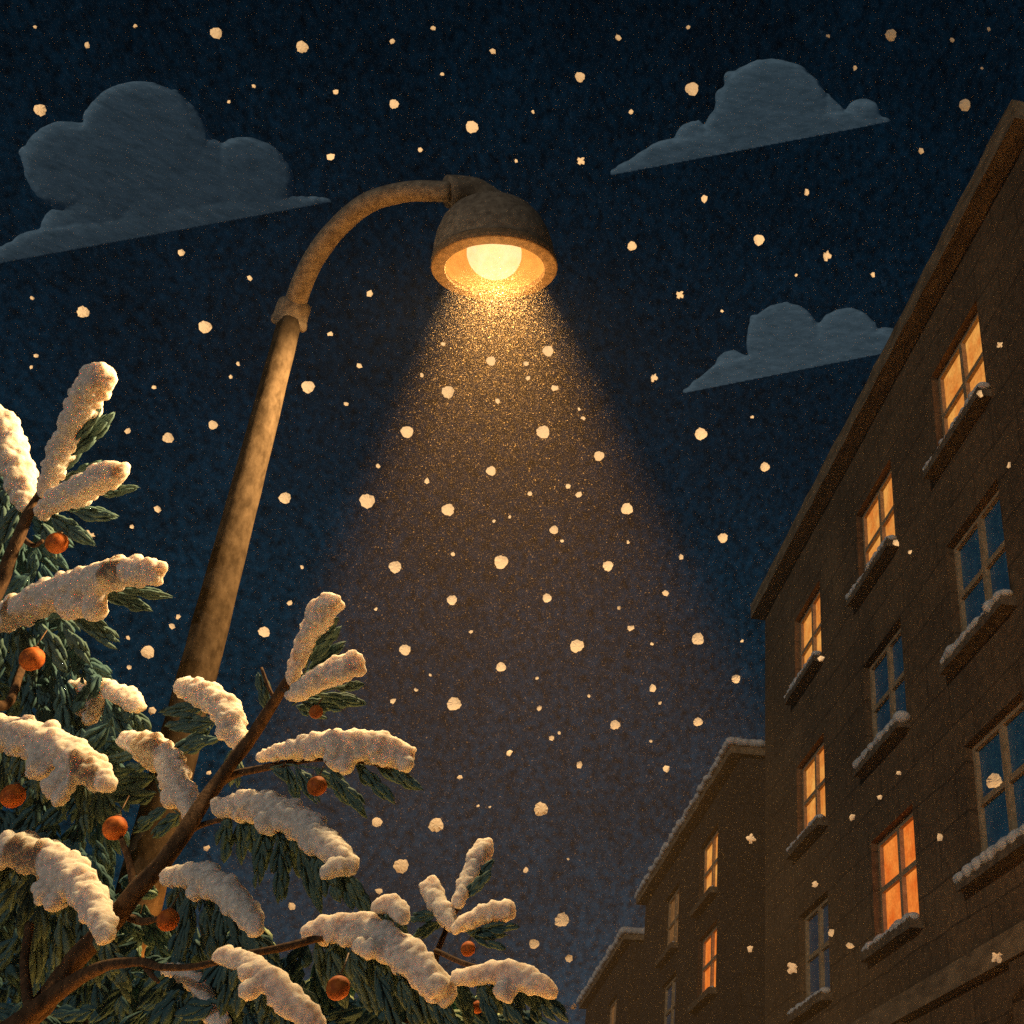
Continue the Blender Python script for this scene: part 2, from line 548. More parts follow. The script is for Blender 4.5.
CA, CB, CC = (20.45, 22.30), (16.22, 18.10), (12.42, 14.25)
wins = [
    (*CC, 11.95, 13.62, 'pane_amber', .8), (*CB, 11.78, 13.42, 'pane_amber', .85), (*CA, 11.72, 13.38, 'pane_amber', .9),
    (*CC, 8.80, 10.58, 'pane_dark', 1.0), (*CB, 8.74, 10.46, 'pane_dark', 1.0), (*CA, 8.62, 10.22, 'pane_amber', .75),
    (*CC, 5.92, 7.60, 'pane_dark', 1.0), (*CB, 5.90, 7.50, 'pane_orange', .8), (*CA, 5.76, 7.40, 'pane_dark', .75),
]
tagw = ['lit amber window just under the eaves', 'lit amber window', 'narrow lit amber window', 'dark blue window', 'dark blue window', 'lit amber window',
        'dark blue window', 'lit deep orange window', 'dark blue window']
wins = [(*a, 1.0, t) for a, t in zip(wins, tagw)]
B1 = building('apartment_building', 10.3, 24.8, 14.72, 11, wins,
              'large brown apartment building at right with nine four paned windows', 'wall', .17, (.36, .30))
# string course and pilasters of the ground floor
bm = bmesh.new(); box(bm, -.05, 14.55, .003, .16, 4.72, 5.02); build('string_course', bm, 'cornice', B1, smooth=False)
for x in (.1, 2.55, 6.6, 10.5, 13.7):
    bm = bmesh.new(); box(bm, x, x + .42, .003, .12, 0, 4.70); build('pilaster', bm, 'wall', B1, smooth=False)

wins2 = [
    (29.55, 31.75, 9.85, 11.45, 'pane_amber', .35, 1.1), (29.45, 31.65, 7.55, 9.1, 'pane_orange', .35, 1.1),
    (34.6, 36.9, 9.7, 11.4, 'pane_faint', .35, 1.1), (34.6, 36.9, 7.4, 9.0, 'pane_dark', .35, 1.1),
]
wins2 = [(*a, t) for a, t in zip(wins2, ['lit amber window', 'lit orange window', 'faintly lit window', 'dark blue window'])]
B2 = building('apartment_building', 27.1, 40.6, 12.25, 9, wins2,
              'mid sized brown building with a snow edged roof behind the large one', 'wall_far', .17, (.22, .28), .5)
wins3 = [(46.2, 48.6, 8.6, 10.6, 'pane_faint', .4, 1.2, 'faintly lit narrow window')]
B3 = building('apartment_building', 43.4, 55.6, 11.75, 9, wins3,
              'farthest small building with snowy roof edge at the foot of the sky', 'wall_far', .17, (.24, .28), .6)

# ------------------------------------------------------------------ street lamp
DP, DH = 6.0, 5.72
top = at(292, 313, DP)
base = Vector((top.x, top.y, .14))
lamp = empty('street_lamp', base, 'glowing dome shaded street lamp on a tall curved bronze post', 'street lamp')
pts, rad = [], []
n = 40
for i in range(n + 1):
    t = i / n
    z = .5 + (top.z - .5) * t
    r_ = .106 - .053 * min(1, (z / top.z)) ** 1.2
    pts.append(Vector((top.x, top.y, z))); rad.append(r_)
bm = bmesh.new(); tube(bm, pts, rad, 28, .05)
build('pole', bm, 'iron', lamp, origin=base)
bm = bmesh.new()
lathe(bm, [(.02, 0), (.24, 0), (.24, .06), (.20, .10), (.17, .30), (.135, .38), (.12, .40), (.02, .40)], Matrix.Translation(base), 32)
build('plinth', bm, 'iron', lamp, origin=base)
# arm
apx = [(294, 306, 11), (302, 284, 10.5), (315, 257, 10.3), (338, 227, 10), (368, 203, 10), (405, 192, 10), (452, 192, 10.5)]
ap = [at(u, v, DP + (DH - DP) * (i / (len(apx) - 1)) ** .8) for i, (u, v, r_) in enumerate(apx)]
ar = [r_ * 5.85 / F for _, _, r_ in apx]
ap2, ar2 = smooth_path(ap, ar, 8)
bm = bmesh.new(); tube(bm, ap2, ar2, 20, .06)
build('arm', bm, 'shade', lamp, origin=base)  # lightened metal, as the lamp hardly lights the arm
# collar at the head of the pole
ax = (ap2[6] - Vector((top.x, top.y, top.z - .1))).normalized()
mt = Matrix.Translation(top) @ ax.to_track_quat('Z', 'Y').to_matrix().to_4x4()
bm = bmesh.new()
k = DP / F
lathe(bm, [(8 * k, -15 * k), (14.5 * k, -15.5 * k), (16.6 * k, -14 * k), (17.6 * k, -11 * k), (17.4 * k, -8 * k), (16.4 * k, -5.5 * k), (16.2 * k, 0), (16.2 * k, 5 * k), (15.4 * k, 10 * k), (13 * k, 13 * k), (8 * k, 14 * k)], mt, 36)
rough_edges(bm, .0015, 14)
build('collar', bm, 'shade', lamp, origin=base)  # lightened like the arm, above most of the lamp light
# shade
RR = 61.5 * DH / F
Hc = at(495, 269, DH)
fwd = Vector((ray(495, 269).x, ray(495, 269).y, 0)).normalized()
tilt = R(13)
axis_up = (Vector((0, 0, 1)) * math.cos(tilt) - fwd * math.sin(tilt) + Vector((1, 0, 0)) * -.175).normalized()
mh = Matrix.Translation(Hc) @ axis_up.to_track_quat('Z', 'Y').to_matrix().to_4x4()
outer = [(1.0, .0), (1.0, .10), (.965, .16), (.975, .2), (.955, .40), (.90, .62), (.81, .83), (.69, 1.0), (.53, 1.13), (.34, 1.22), (.15, 1.26), (.01, 1.27)]
bm = bmesh.new(); lathe(bm, [(r_ * RR, z * RR) for r_, z in outer[2:]], mh, 64)
rough_edges(bm, .0035, 12)
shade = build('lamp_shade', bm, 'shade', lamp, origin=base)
bm = bmesh.new()
lathe(bm, [(r_ * RR, z * RR) for r_, z in [(.955, .17), (1.0, .13), (1.01, .06), (1.005, .0), (.99, -.012), (.80, -.03), (.785, -.01), (.80, .06), (.93, .12)]], mh, 64)
rough_edges(bm, .002, 20)
build('rim', bm, 'rim', shade, smooth=False, origin=base)
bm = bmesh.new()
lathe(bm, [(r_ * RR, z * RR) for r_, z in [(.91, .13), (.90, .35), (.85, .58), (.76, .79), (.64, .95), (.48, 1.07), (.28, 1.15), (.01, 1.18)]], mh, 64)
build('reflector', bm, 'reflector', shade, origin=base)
bm = bmesh.new()
BR = .44 * RR
bmesh.ops.create_uvsphere(bm, u_segments=32, v_segments=20, radius=BR, matrix=mh @ Matrix.Translation((0, 0, .30 * RR)))
build('bulb', bm, 'bulb', lamp, origin=base)
# neck fitting between arm and shade
dome_top = mh @ Vector((0, 0, 1.18 * RR))
p0 = ap2[-1] - (ap2[-1] - ap2[-3]).normalized() * .02
p1 = dome_top + Vector((.02, 0, .0))
mid = (p0 + p1) / 2 + Vector((0, 0, .035))
kk = DH / F
q, qr = smooth_path([p0, mid, p1 + Vector((.035, 0, -.01))], [16.5 * kk, 17.5 * kk, 13 * kk], 6)
bm = bmesh.new(); tube(bm, q, qr, 20, .10)
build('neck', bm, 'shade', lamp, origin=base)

# the lamp: wide light from the bulb below the shade, the narrow beam, and the glow inside the shade
def lamp_light(name, kind, power, color, pos, soft, size=None, blend=0):
    l_ = bpy.data.lights.new(name, kind); l_.energy = power; l_.color = color; l_.shadow_soft_size = soft
    if size: l_.spot_size = size; l_.spot_blend = blend
    o = bpy.data.objects.new(name, l_); COL.objects.link(o)
    o.location = pos; o.rotation_euler = axis_up.to_track_quat('Z', 'Y').to_euler()
    return o


side = Vector((0, 0, 1)).cross(fwd).normalized()      # to the left of the lamp, seen from the street
bulb_axis = (axis_up - side * .17).normalized()          # the wide light leans towards the tree
lo = lamp_light('bulb_light', 'SPOT', 960, (1.0, .64, .28), mh @ Vector((0, 0, -.34 * RR)), .10, R(178), .42)
lo.rotation_euler = bulb_axis.to_track_quat('Z', 'Y').to_euler()
LAMP = lo.location.copy()
spo = lamp_light('beam_light', 'SPOT', 40000, (1.0, .42, .08), mh @ Vector((0, 0, .95 * RR)), .10, R(48), .22)
lamp_light('glow_light', 'POINT', 7, (1.0, .60, .22), mh @ Vector((0, 0, -.34 * RR)), .05)

# haze
HAZE = .00052
bm = bmesh.new(); box(bm, -84, 84, -84, 84, -1.3, 17)
hz = build('haze', bm, None, smooth=False)
m, nt, out = new_mat('night_haze')
pv = N(nt, 'ShaderNodeVolumePrincipled')
pv.inputs['Color'].default_value = (.93, .95, .97, 1)
pv.inputs['Density'].default_value = HAZE
pv.inputs['Anisotropy'].default_value = 0
nt.links.new(pv.outputs[0], out.inputs['Volume'])
hz.data.materials.append(m)
tag(hz, kind='stuff', label='thin snowy night haze filling the street')

# ------------------------------------------------------------------ clouds
def cloud(lobes, base_a, base_b, dist, label, seed):
    r = random.Random(seed)
    c = [(base_a[0] + base_b[0]) / 2, (base_a[1] + base_b[1]) / 2 - 40]
    axis = ray(*c).normalized()
    centre = EYE + axis * dist
    root_q = axis.to_track_quat('-Y', 'Z').to_matrix()
    right = axis.cross(Vector((0, 0, 1))).normalized()
    upv = right.cross(axis).normalized()
    bas = Matrix((right, axis, upv)).transposed()       # columns: right, away, up
    def loc(u, v):
        rr_ = ray(u, v)
        p = EYE + rr_ * (dist / rr_.dot(axis))
        return bas.transposed() @ (p - centre)
    k = dist * axis.dot(Vector((0, CP, SP))) ** 1.5 / F
    A, B = loc(*base_a), loc(*base_b)
    sph = []
    for u, v, rad_, sq in lobes:
        p = loc(u, v); rm = rad_ * k * 1.03
        sph.append((p, rm, Matrix.Diagonal((1, sq, 1, 1))))
        for _ in range(10):
            an = r.uniform(0, 2 * math.pi); q_ = rm * r.uniform(.80, .95)
            sph.append((p + Vector((math.cos(an) * q_, r.uniform(-.2, .2) * rm * sq, math.sin(an) * q_)), rm * r.uniform(.10, .18), Matrix.Diagonal((1, sq, 1, 1))))
    # body along the base
    n_ = 30
    for i in range(n_ + 1):
        t = i / n_
        h = 0.0
        p = A.lerp(B, t)
        u = base_a[0] + (base_b[0] - base_a[0]) * t
        edge = min(t, 1 - t) * 2
        rad_ = (5 + 16 * min(1, edge * 2.4)) * k
        sph.append((p + Vector((0, 0, rad_ * .15)), rad_, Matrix.Diagonal((1.5, 1.2, 1, 1))))
    o = blob('cloud', sph, 1.5 * k, 'cloud', None, (0, 0, 0), 1.5 * k, .28 / k * .25, sub=4)
    nrm = Vector((-(B - A).z, 0, (B - A).x)).normalized()
    T_ = max(l_[2] for l_ in lobes) * k * .20
    def post(me):
        for v in me.vertices: v.co.y = T_ * math.tanh(v.co.y / T_)
        bm = bmesh.new(); bm.from_mesh(me)
        bmesh.ops.bisect_plane(bm, geom=list(bm.verts) + list(bm.edges) + list(bm.faces), plane_co=A, plane_no=nrm, clear_inner=True)
        bmesh.ops.holes_fill(bm, edges=[e for e in bm.edges if e.is_boundary], sides=0)
        bm.to_mesh(me); bm.free()
    REMESH[-1] = (*REMESH[-1][:3], post, 'cloud')
    o.matrix_world = Matrix.Translation(centre) @ bas.to_4x4()
    tag(o, label, 'cloud', 'clouds in the night sky')
    return o


cloud([(148, 143, 60, .55), (249, 181, 45, .55), (74, 168, 45, .5), (64, 228, 20, .6), (150, 200, 42, .5), (100, 205, 36, .5), (205, 200, 34, .5), (25, 246, 12, .8), (300, 205, 10, .8), (112, 172, 52, .5), (195, 178, 46, .5), (228, 196, 34, .5)],
      (-25, 268), (326, 203), 95, 'largest grey blue cloud with three humps, left of the lamp', 1)
cloud([(772, 121, 59, .5), (862, 117, 18, .6), (694, 142, 20, .6), (735, 135, 32, .5), (820, 125, 28, .5), (655, 160, 9, .8)],
      (618, 174), (884, 123), 100, 'grey blue cloud with one tall hump, high at right of the lamp', 2)
cloud([(784, 341, 37, .5), (846, 342, 33, .5), (733, 367, 17, .6), (815, 352, 24, .5), (885, 345, 17, .6), (712, 381, 7, .8)],
      (690, 392), (920, 346), 105, 'small grey blue cloud with two humps touching the large building roofline', 3)

# ------------------------------------------------------------------ fir tree
tree_base = Vector((-2.75, 2.55, 0.0))
tree = empty('snowy_fir_tree', tree_base, 'snow laden fir tree with dark green sprays at lower left', 'tree')
TD = 3.75


def limb(name, pxs, depth0, depth1, parent, mat='bark', seg=10, per=5, extra=None):
    n_ = len(pxs)
    P = [att(u, v, depth0 + (depth1 - depth0) * i / (n_ - 1)) for i, (u, v, _) in enumerate(pxs)]
    Rr = [w_ * .45 * tree_depth(u, v, depth0 + (depth1 - depth0) * i / (n_ - 1)) / F for i, (u, v, w_) in enumerate(pxs)]
    a, b = smooth_path(P, Rr, per)
    bm = bmesh.new()
    a = [p + noise.noise_vector(p * 7) * .006 for p in a]
    tube(bm, a, b, seg, .22)
    if extra:
        for pxs2, e0, e1 in extra:
            n2_ = len(pxs2)
            P = [att(u, v, e0 + (e1 - e0) * i / (n2_ - 1)) for i, (u, v, _) in enumerate(pxs2)]
            Rr = [w_ * .48 * tree_depth(u, v, e0) / F for (u, v, w_) in pxs2]
            a, b = smooth_path(P, Rr, per)
            tube(bm, [p + noise.noise_vector(p * 9) * .004 for p in a], b, 8, .2)
    return build(name, bm, mat, parent, origin=tree_base)


# trunk, out of frame at the left
bm = bmesh.new()
tp = [Vector((-2.75, 2.55, z)) + noise.noise_vector(Vector((0, 0, z * .7))) * .05 for z in [i * .3 for i in range(17)]]
tube(bm, tp, [.17 - .145 * (i / 16) for i in range(17)], 14, .1)
build('trunk', bm, 'bark', tree, origin=tree_base)

# limbs, each running out from the trunk
trunk_px = lambda z: None
limb('branch', [(-160, 1120, 34), (-60, 1075, 30), (28, 1018, 26), (75, 962, 24), (128, 902, 22), (172, 850, 19), (214, 787, 17), (252, 735, 14), (283, 690, 12), (297, 666, 8)],
     3.2, TD + .07, tree, extra=[([(214, 787, 10), (238, 774, 9), (268, 768, 8), (330, 758, 6), (396, 768, 4)], TD - .05, TD - .1),
                           ([(135, 893, 8), (129, 862, 7), (122, 838, 5)], TD - .1, TD - .2),
                           ([(118, 914, 8), (142, 921, 8), (165, 918, 5)], TD - .15, TD - .25),
                           ([(182, 838, 7), (200, 826, 6), (225, 820, 5)], TD - .05, TD - .1),
                           ([(283, 690, 6), (300, 695, 5), (345, 672, 4)], TD - .02, TD - .05),
                           ([(275, 700, 4), (268, 685, 3.5), (262, 668, 3)], TD, TD)])
limb('branch', [(-120, 1080, 30), (-20, 1050, 24), (40, 1005, 20), (76, 980, 16), (110, 966, 12), (140, 962, 10), (172, 968, 8), (232, 958, 7), (280, 950, 9), (330, 936, 8), (372, 948, 7), (420, 985, 6)],
     3.1, 3.6, tree, extra=[([(140, 962, 7), (150, 972, 6), (158, 982, 4)], 3.4, 3.38), ([(30, 925, 9), (24, 965, 9), (32, 1020, 11)], 3.3, 3.25)])
limb('branch', [(-170, 800, 30), (-70, 690, 24), (-10, 602, 18), (12, 552, 14), (28, 515, 11), (42, 492, 8), (52, 470, 5)],
     3.1, 3.8, tree, extra=[([(20, 535, 6), (32, 545, 5), (42, 541, 4)], 3.62, 3.6), ([(38, 500, 6), (55, 503, 4)], 3.78, 3.78),
                            ([(36, 503, 6), (28, 490, 4)], 3.8, 3.82)])
limb('branch', [(-140, 760, 22), (-40, 700, 16), (5, 706, 11), (22, 665, 8), (30, 640, 5)], 3.1, 3.8, tree)
limb('branch', [(300, 1180, 22), (370, 1075, 16), (424, 1000, 8), (438, 950, 7), (448, 922, 6), (456, 908, 5)], 3.9, 3.62, tree,
     extra=[([(436, 950, 5), (470, 965, 5), (530, 978, 4)], 3.55, 3.5), ([(450, 925, 5), (470, 920, 4), (500, 912, 4)], 3.58, 3.55), ([(446, 928, 5), (440, 905, 4), (434, 890, 4)], 3.58, 3.55)])


def needle_spray(bm, base_p, dirv, side, length, width, rn):
    """one brush-like spray: thin spindles feathering off an axis"""
    nrm = dirv.cross(side).normalized()
    nn = rn.randint(20, 26)
    for i in range(nn):
        t0 = rn.uniform(0, .62)
        lat = rn.uniform(-1, 1)
        dep = rn.uniform(-1, 1) * .55
        taper = lambda t: math.sin(math.pi * min(1, .12 + t * .86)) ** .7
        t1 = min(1.0, t0 + rn.uniform(.28, .5))
        tm = (t0 + t1) / 2
        a = base_p + dirv * length * t0 + (side * lat * .30 + nrm * dep * .3) * width * .5 * taper(t0)
        c = base_p + dirv * length * t1 + (side * lat + nrm * dep) * width * .5 * taper(t1)
        b = (a + c) / 2 + (side * lat + nrm * dep) * width * .14
        th = width * rn.uniform(.11, .17)
        rings = []
        for p, r_ in ((a, th * .35), (a.lerp(b, .5), th), (b, th * 1.15), (b.lerp(c, .6), th * .8)):
            rings.append([bm.verts.new(p + side * r_), bm.verts.new(p + nrm * r_ * .7), bm.verts.new(p - side * r_), bm.verts.new(p - nrm * r_ * .7)])
        tip = bm.verts.new(c)
        for q_, s_ in zip(rings, rings[1:]):
            for k_ in range(4):
                bm.faces.new((q_[k_], q_[(k_ + 1) % 4], s_[(k_ + 1) % 4], s_[k_]))
        for k_ in range(4):
            bm.faces.new((rings[-1][k_], rings[-1][(k_ + 1) % 4], tip))


RIGHT, UP, FWD = Vector((1, 0, 0)), Vector((0, -SP, CP)), Vector((0, CP, SP))


def bough(snow, lobes, sprays, depth, seed, slope=0.0, label=None):
    """snow: polyline (u, v, r); lobes: extra lumps; sprays: (u, v, angle deg, length, width)"""
    rn = random.Random(seed)
    n_ = len(snow)
    dep = lambda i: depth + slope * i / max(1, n_ - 1)
    # twig under the snow
    P = [att(u, v + r_ * .5, dep(i) + .05) for i, (u, v, r_) in enumerate(snow)]
    a, b = smooth_path(P, [3.0 * depth / F * (1 + .35 * (i / n_)) for i in range(n_)], 4)
    bm = bmesh.new(); tube(bm, a, b, 8, .2)
    tw = build('bough', bm, 'bark', tree, origin=tree_base)
    if label: tag(tw, label)
    P = [att(u, v, dep(i)) for i, (u, v, _) in enumerate(snow)]
    a, b = smooth_path(P, [1.16 * r_ * tree_depth(u, v, depth) / F for u, v, r_ in snow], 5)
    sph = []
    for p, r_ in zip(a, b):
        sph.append((p, r_ * .80))
        for _ in range(8):
            v = Vector((rn.gauss(0, 1), rn.gauss(0, 1), rn.gauss(0, 1))).normalized()
            sph.append((p + v * r_ * .66, r_ * rn.uniform(.26, .42)))
    for u, v, r_ in lobes:
        p = att(u, v, depth + slope * .5 - .02); r_ = 1.1 * r_ * tree_depth(u, v, depth) / F
        sph.append((p, r_ * .85))
        q_ = min(a, key=lambda c_: (c_ - p).length)
        for f_ in (.3, .6, .85): sph.append((p.lerp(q_, f_), r_ * .8))
        for _ in range(16):
            v_ = Vector((rn.gauss(0, 1), rn.gauss(0, 1), rn.gauss(0, 1))).normalized()
            sph.append((p + v_ * r_ * .6, r_ * rn.uniform(.28, .45)))
    blob('snow', sph, .0062, 'snow', tw, tree_base, .0032, 70)
    bm = bmesh.new()
    for u, v, ang, ln, wd in sprays:
        dd = depth + rn.uniform(.0, .06)
        an = R(ang + rn.uniform(-5, 5))
        dv = (RIGHT * math.cos(an) - UP * math.sin(an) + FWD * rn.uniform(-.25, .25)).normalized()
        side = dv.cross(FWD).normalized()
        needle_spray(bm, att(u, v, dd), dv, side, ln * tree_depth(u, v, dd) / F, wd * tree_depth(u, v, dd) / F, rn)
    if len(sprays) > 1:
        tube(bm, [att(u, v, depth + .03) for u, v, *_ in sorted(sprays)], [.003] * len(sprays), 6)
    if sprays:
        build('needle_spray', bm, 'needle', tw, origin=tree_base)
    else:
        bm.free()
    return tw


def fan(poly, angs, lens, wid, rn_seed=1, drop=.5):
    """sprays hanging along a snow line; angs and lens interpolate from first to last point"""
    rn = random.Random(rn_seed)
    outl = []
    n_ = len(poly)
    cnt = max(3, int(sum(math.dist(poly[i][:2], poly[i + 1][:2]) for i in range(n_ - 1)) / 13))
    for i in range(cnt):
        t = (i + .5) / cnt * (n_ - 1)
        k_ = min(int(t), n_ - 2); f_ = t - k_
        u = poly[k_][0] * (1 - f_) + poly[k_ + 1][0] * f_
        v = poly[k_][1] * (1 - f_) + poly[k_ + 1][1] * f_ + poly[k_][2] * drop
        q_ = t / (n_ - 1)
        outl.append((u, v, angs[0] + (angs[1] - angs[0]) * q_, (lens[0] + (lens[1] - lens[0]) * q_) * rn.uniform(.8, 1.15), wid * rn.uniform(.85, 1.2)))
    return outl


# angles: 0 = right in the picture, 90 = down
S = [(45, 492, 8), (55, 466, 12), (68, 437, 13), (84, 403, 16), (99, 378, 18)]
bough(S, [], [(62, 472, -52, 62, 17), (70, 455, -48, 60, 17), (76, 440, -50, 52, 15), (85, 420, -58, 40, 14), (58, 490, -40, 50, 15)], 3.68, 1)
S = [(0, 420, 14), (8, 445, 17), (18, 470, 16), (25, 492, 14), (31, 506, 10)]
bough(S, [], [(10, 480, 120, 50, 16), (4, 500, 100, 60, 17), (22, 505, 110, 50, 15)], 3.72, 2)
S = [(44, 511, 9), (60, 499, 13), (80, 490, 15), (98, 480, 15), (115, 473, 13)]
bough(S, [], [(60, 508, 12, 58, 14), (72, 512, 5, 50, 14), (95, 494, -12, 42, 11), (50, 515, 30, 60, 16), (40, 520, 60, 50, 16)], 3.64, 3)
S = [(-6, 622, 12), (15, 613, 17), (45, 598, 18), (82, 584, 18), (118, 573, 17), (150, 572, 15)]
bough(S, [(80, 604, 16), (95, 610, 13), (68, 606, 13)], [(100, 590, 25, 58, 17), (115, 588, 12, 55, 13), (70, 612, 40, 62, 16), (60, 618, 55, 58, 16), (40, 622, 60, 62, 18), (20, 625, 75, 66, 19), (88, 615, 42, 42, 12), (0, 628, 90, 60, 18)], 3.5, 4)
S = [(70, 690, 9), (90, 688, 11), (110, 692, 11), (127, 698, 11), (138, 706, 8)]
bough(S, [(84, 706, 10), (90, 718, 9)], fan(S, (95, 60), (48, 40), 15, 5), 3.95, 5)
S = [(-10, 732, 17), (14, 734, 19), (45, 742, 19), (72, 755, 17), (92, 770, 15), (104, 783, 11)]
bough(S, [(42, 766, 16), (56, 786, 13), (60, 798, 9)], fan(S, (110, 68), (66, 62), 18, 6), 3.45, 6)
S = [(130, 741, 11), (150, 749, 15), (168, 762, 15), (176, 783, 14), (186, 800, 12), (190, 813, 8)]
bough(S, [(150, 758, 11), (172, 798, 12)], [(140, 752, 165, 40, 13), (150, 765, 160, 50, 16), (155, 778, 165, 56, 17), (160, 792, 168, 52, 17), (170, 806, 150, 52, 16), (180, 815, 140, 40, 14)], 3.78, 7)
S = [(184, 687, 11), (204, 694, 14), (222, 706, 14), (232, 724, 13), (240, 744, 9)]
bough(S, [(228, 730, 12)], [(205, 706, 170, 44, 14), (200, 716, 165, 40, 14), (215, 722, 172, 48, 15), (222, 738, 160, 50, 15), (232, 748, 100, 46, 13), (236, 752, 80, 36, 11), (210, 730, 150, 50, 15)], 3.85, 8)
S = [(292, 678, 7), (298, 660, 9), (308, 638, 11), (319, 617, 14), (329, 604, 13)]
bough(S, [], [(308, 662, -50, 48, 14), (316, 645, -52, 40, 12), (305, 672, -42, 50, 14), (320, 632, -60, 32, 10), (268, 712, -105, 44, 14)], 3.75, 9)
S = [(293, 695, 7), (308, 686, 12), (328, 674, 14), (352, 664, 14)]
bough(S, [(345, 668, 12)], [(300, 700, 8, 52, 14), (315, 694, 10, 52, 15), (335, 688, -12, 34, 10), (292, 705, 22, 42, 12)], 3.7, 10)
S = [(262, 757, 6), (280, 752, 9), (308, 747, 13), (340, 744, 15), (372, 747, 17), (401, 756, 15)]
bough(S, [(335, 760, 11), (345, 764, 10), (406, 764, 9)], [(270, 768, 30, 46, 12), (295, 765, 52, 50, 15), (315, 768, 50, 56, 16), (330, 770, 46, 62, 17), (355, 764, 42, 60, 17), (375, 764, 36, 52, 14), (390, 768, 28, 42, 10), (285, 764, 62, 40, 13)], 3.62, 11)
S = [(222, 808, 11), (248, 806, 15), (280, 813, 18), (308, 830, 17), (332, 850, 16), (350, 866, 10)]
bough(S, [(268, 822, 14), (338, 866, 11), (328, 872, 9)], fan(S, (98, 66), (52, 62), 17, 12) + [(300, 850, 72, 70, 17), (280, 840, 84, 72, 18), (262, 835, 92, 60, 16)], 3.6, 12)
S = [(170, 877, 11), (195, 876, 14), (218, 886, 16), (238, 903, 15), (252, 922, 11), (256, 930, 8)]
bough(S, [(196, 892, 10)], fan(S, (100, 62), (60, 56), 17, 13) + [(205, 905, 85, 70, 18), (190, 900, 96, 70, 18), (230, 915, 70, 70, 17)], 3.5, 13)
S = [(-8, 852, 17), (20, 851, 18), (50, 862, 19), (75, 880, 19), (95, 908, 16), (106, 934, 11)]
bough(S, [(50, 890, 16), (55, 902, 11)], fan(S, (115, 66), (64, 74), 20, 14) + [(40, 905, 100, 90, 22), (60, 910, 88, 92, 22), (80, 915, 78, 80, 19), (20, 880, 125, 80, 20)], 3.3, 14)
S = [(311, 932, 11), (340, 929, 16), (370, 934, 18), (398, 950, 18), (424, 972, 17), (446, 995, 12)]
bough(S, [(370, 950, 11), (360, 946, 9), (436, 985, 13)], fan(S, (85, 62), (60, 56), 17, 15) + [(350, 955, 70, 72, 18), (375, 965, 66, 76, 18), (400, 980, 70, 66, 17), (330, 950, 80, 66, 17)], 3.5, 15)
S = [(430, 888, 11), (438, 904, 10), (447, 918, 9), (453, 926, 6)]
bough(S, [], [(436, 915, 170, 34, 12), (440, 922, 150, 36, 12)], 3.57, 16)
S = [(458, 903, 6.5), (463, 890, 8), (472, 870, 10), (483, 850, 12)]
bough(S, [], [(464, 900, -48, 40, 12), (470, 888, -50, 36, 11)], 3.55, 17)
S = [(456, 928, 6), (470, 920, 9), (488, 914, 11), (506, 910, 11)]
bough(S, [], [(465, 930, 8, 44, 12), (480, 928, 4, 40, 12), (470, 934, 20, 40, 12)], 3.53, 18)
S = [(455, 979, 7), (480, 974, 11), (510, 973, 13), (535, 983, 12), (551, 992, 8)]
bough(S, [(503, 990, 10), (508, 996, 8)], fan(S, (85, 55), (46, 46), 15, 19) + [(480, 985, 62, 56, 15), (500, 995, 58, 52, 15)], 3.5, 19)
S = [(222, 955, 9), (245, 962, 11), (268, 978, 13), (286, 997, 14), (304, 1012, 13), (318, 1030, 11)]
bough(S, [(250, 990, 11), (246, 972, 9)], fan(S, (100, 65), (52, 56), 16, 20) + [(300, 985, 60, 60, 16)], 3.4, 20)
S = [(166, 969, 6), (185, 974, 9), (200, 988, 10), (208, 1008, 11), (222, 1026, 10)]
bough(S, [], fan(S, (110, 60), (44, 50), 16, 21), 3.75, 21)

S = [(377, 907, 7), (391, 903, 10), (402, 916, 9)]
bough(S, [], fan(S, (110, 70), (36, 36), 12, 22), 3.42, 22)

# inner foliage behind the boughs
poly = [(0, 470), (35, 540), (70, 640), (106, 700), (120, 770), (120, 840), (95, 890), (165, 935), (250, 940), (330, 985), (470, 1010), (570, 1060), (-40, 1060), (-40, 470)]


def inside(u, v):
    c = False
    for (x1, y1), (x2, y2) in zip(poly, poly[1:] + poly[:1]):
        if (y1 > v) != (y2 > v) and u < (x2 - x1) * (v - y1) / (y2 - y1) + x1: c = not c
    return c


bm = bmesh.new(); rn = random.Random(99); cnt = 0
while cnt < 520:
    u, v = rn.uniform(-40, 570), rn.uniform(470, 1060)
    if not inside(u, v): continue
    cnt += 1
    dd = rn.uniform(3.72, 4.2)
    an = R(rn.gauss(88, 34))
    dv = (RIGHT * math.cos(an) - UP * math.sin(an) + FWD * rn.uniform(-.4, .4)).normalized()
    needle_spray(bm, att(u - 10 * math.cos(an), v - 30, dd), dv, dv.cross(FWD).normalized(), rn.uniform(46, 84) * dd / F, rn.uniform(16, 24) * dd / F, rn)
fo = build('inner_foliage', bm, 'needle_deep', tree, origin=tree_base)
tag(fo, kind='stuff')

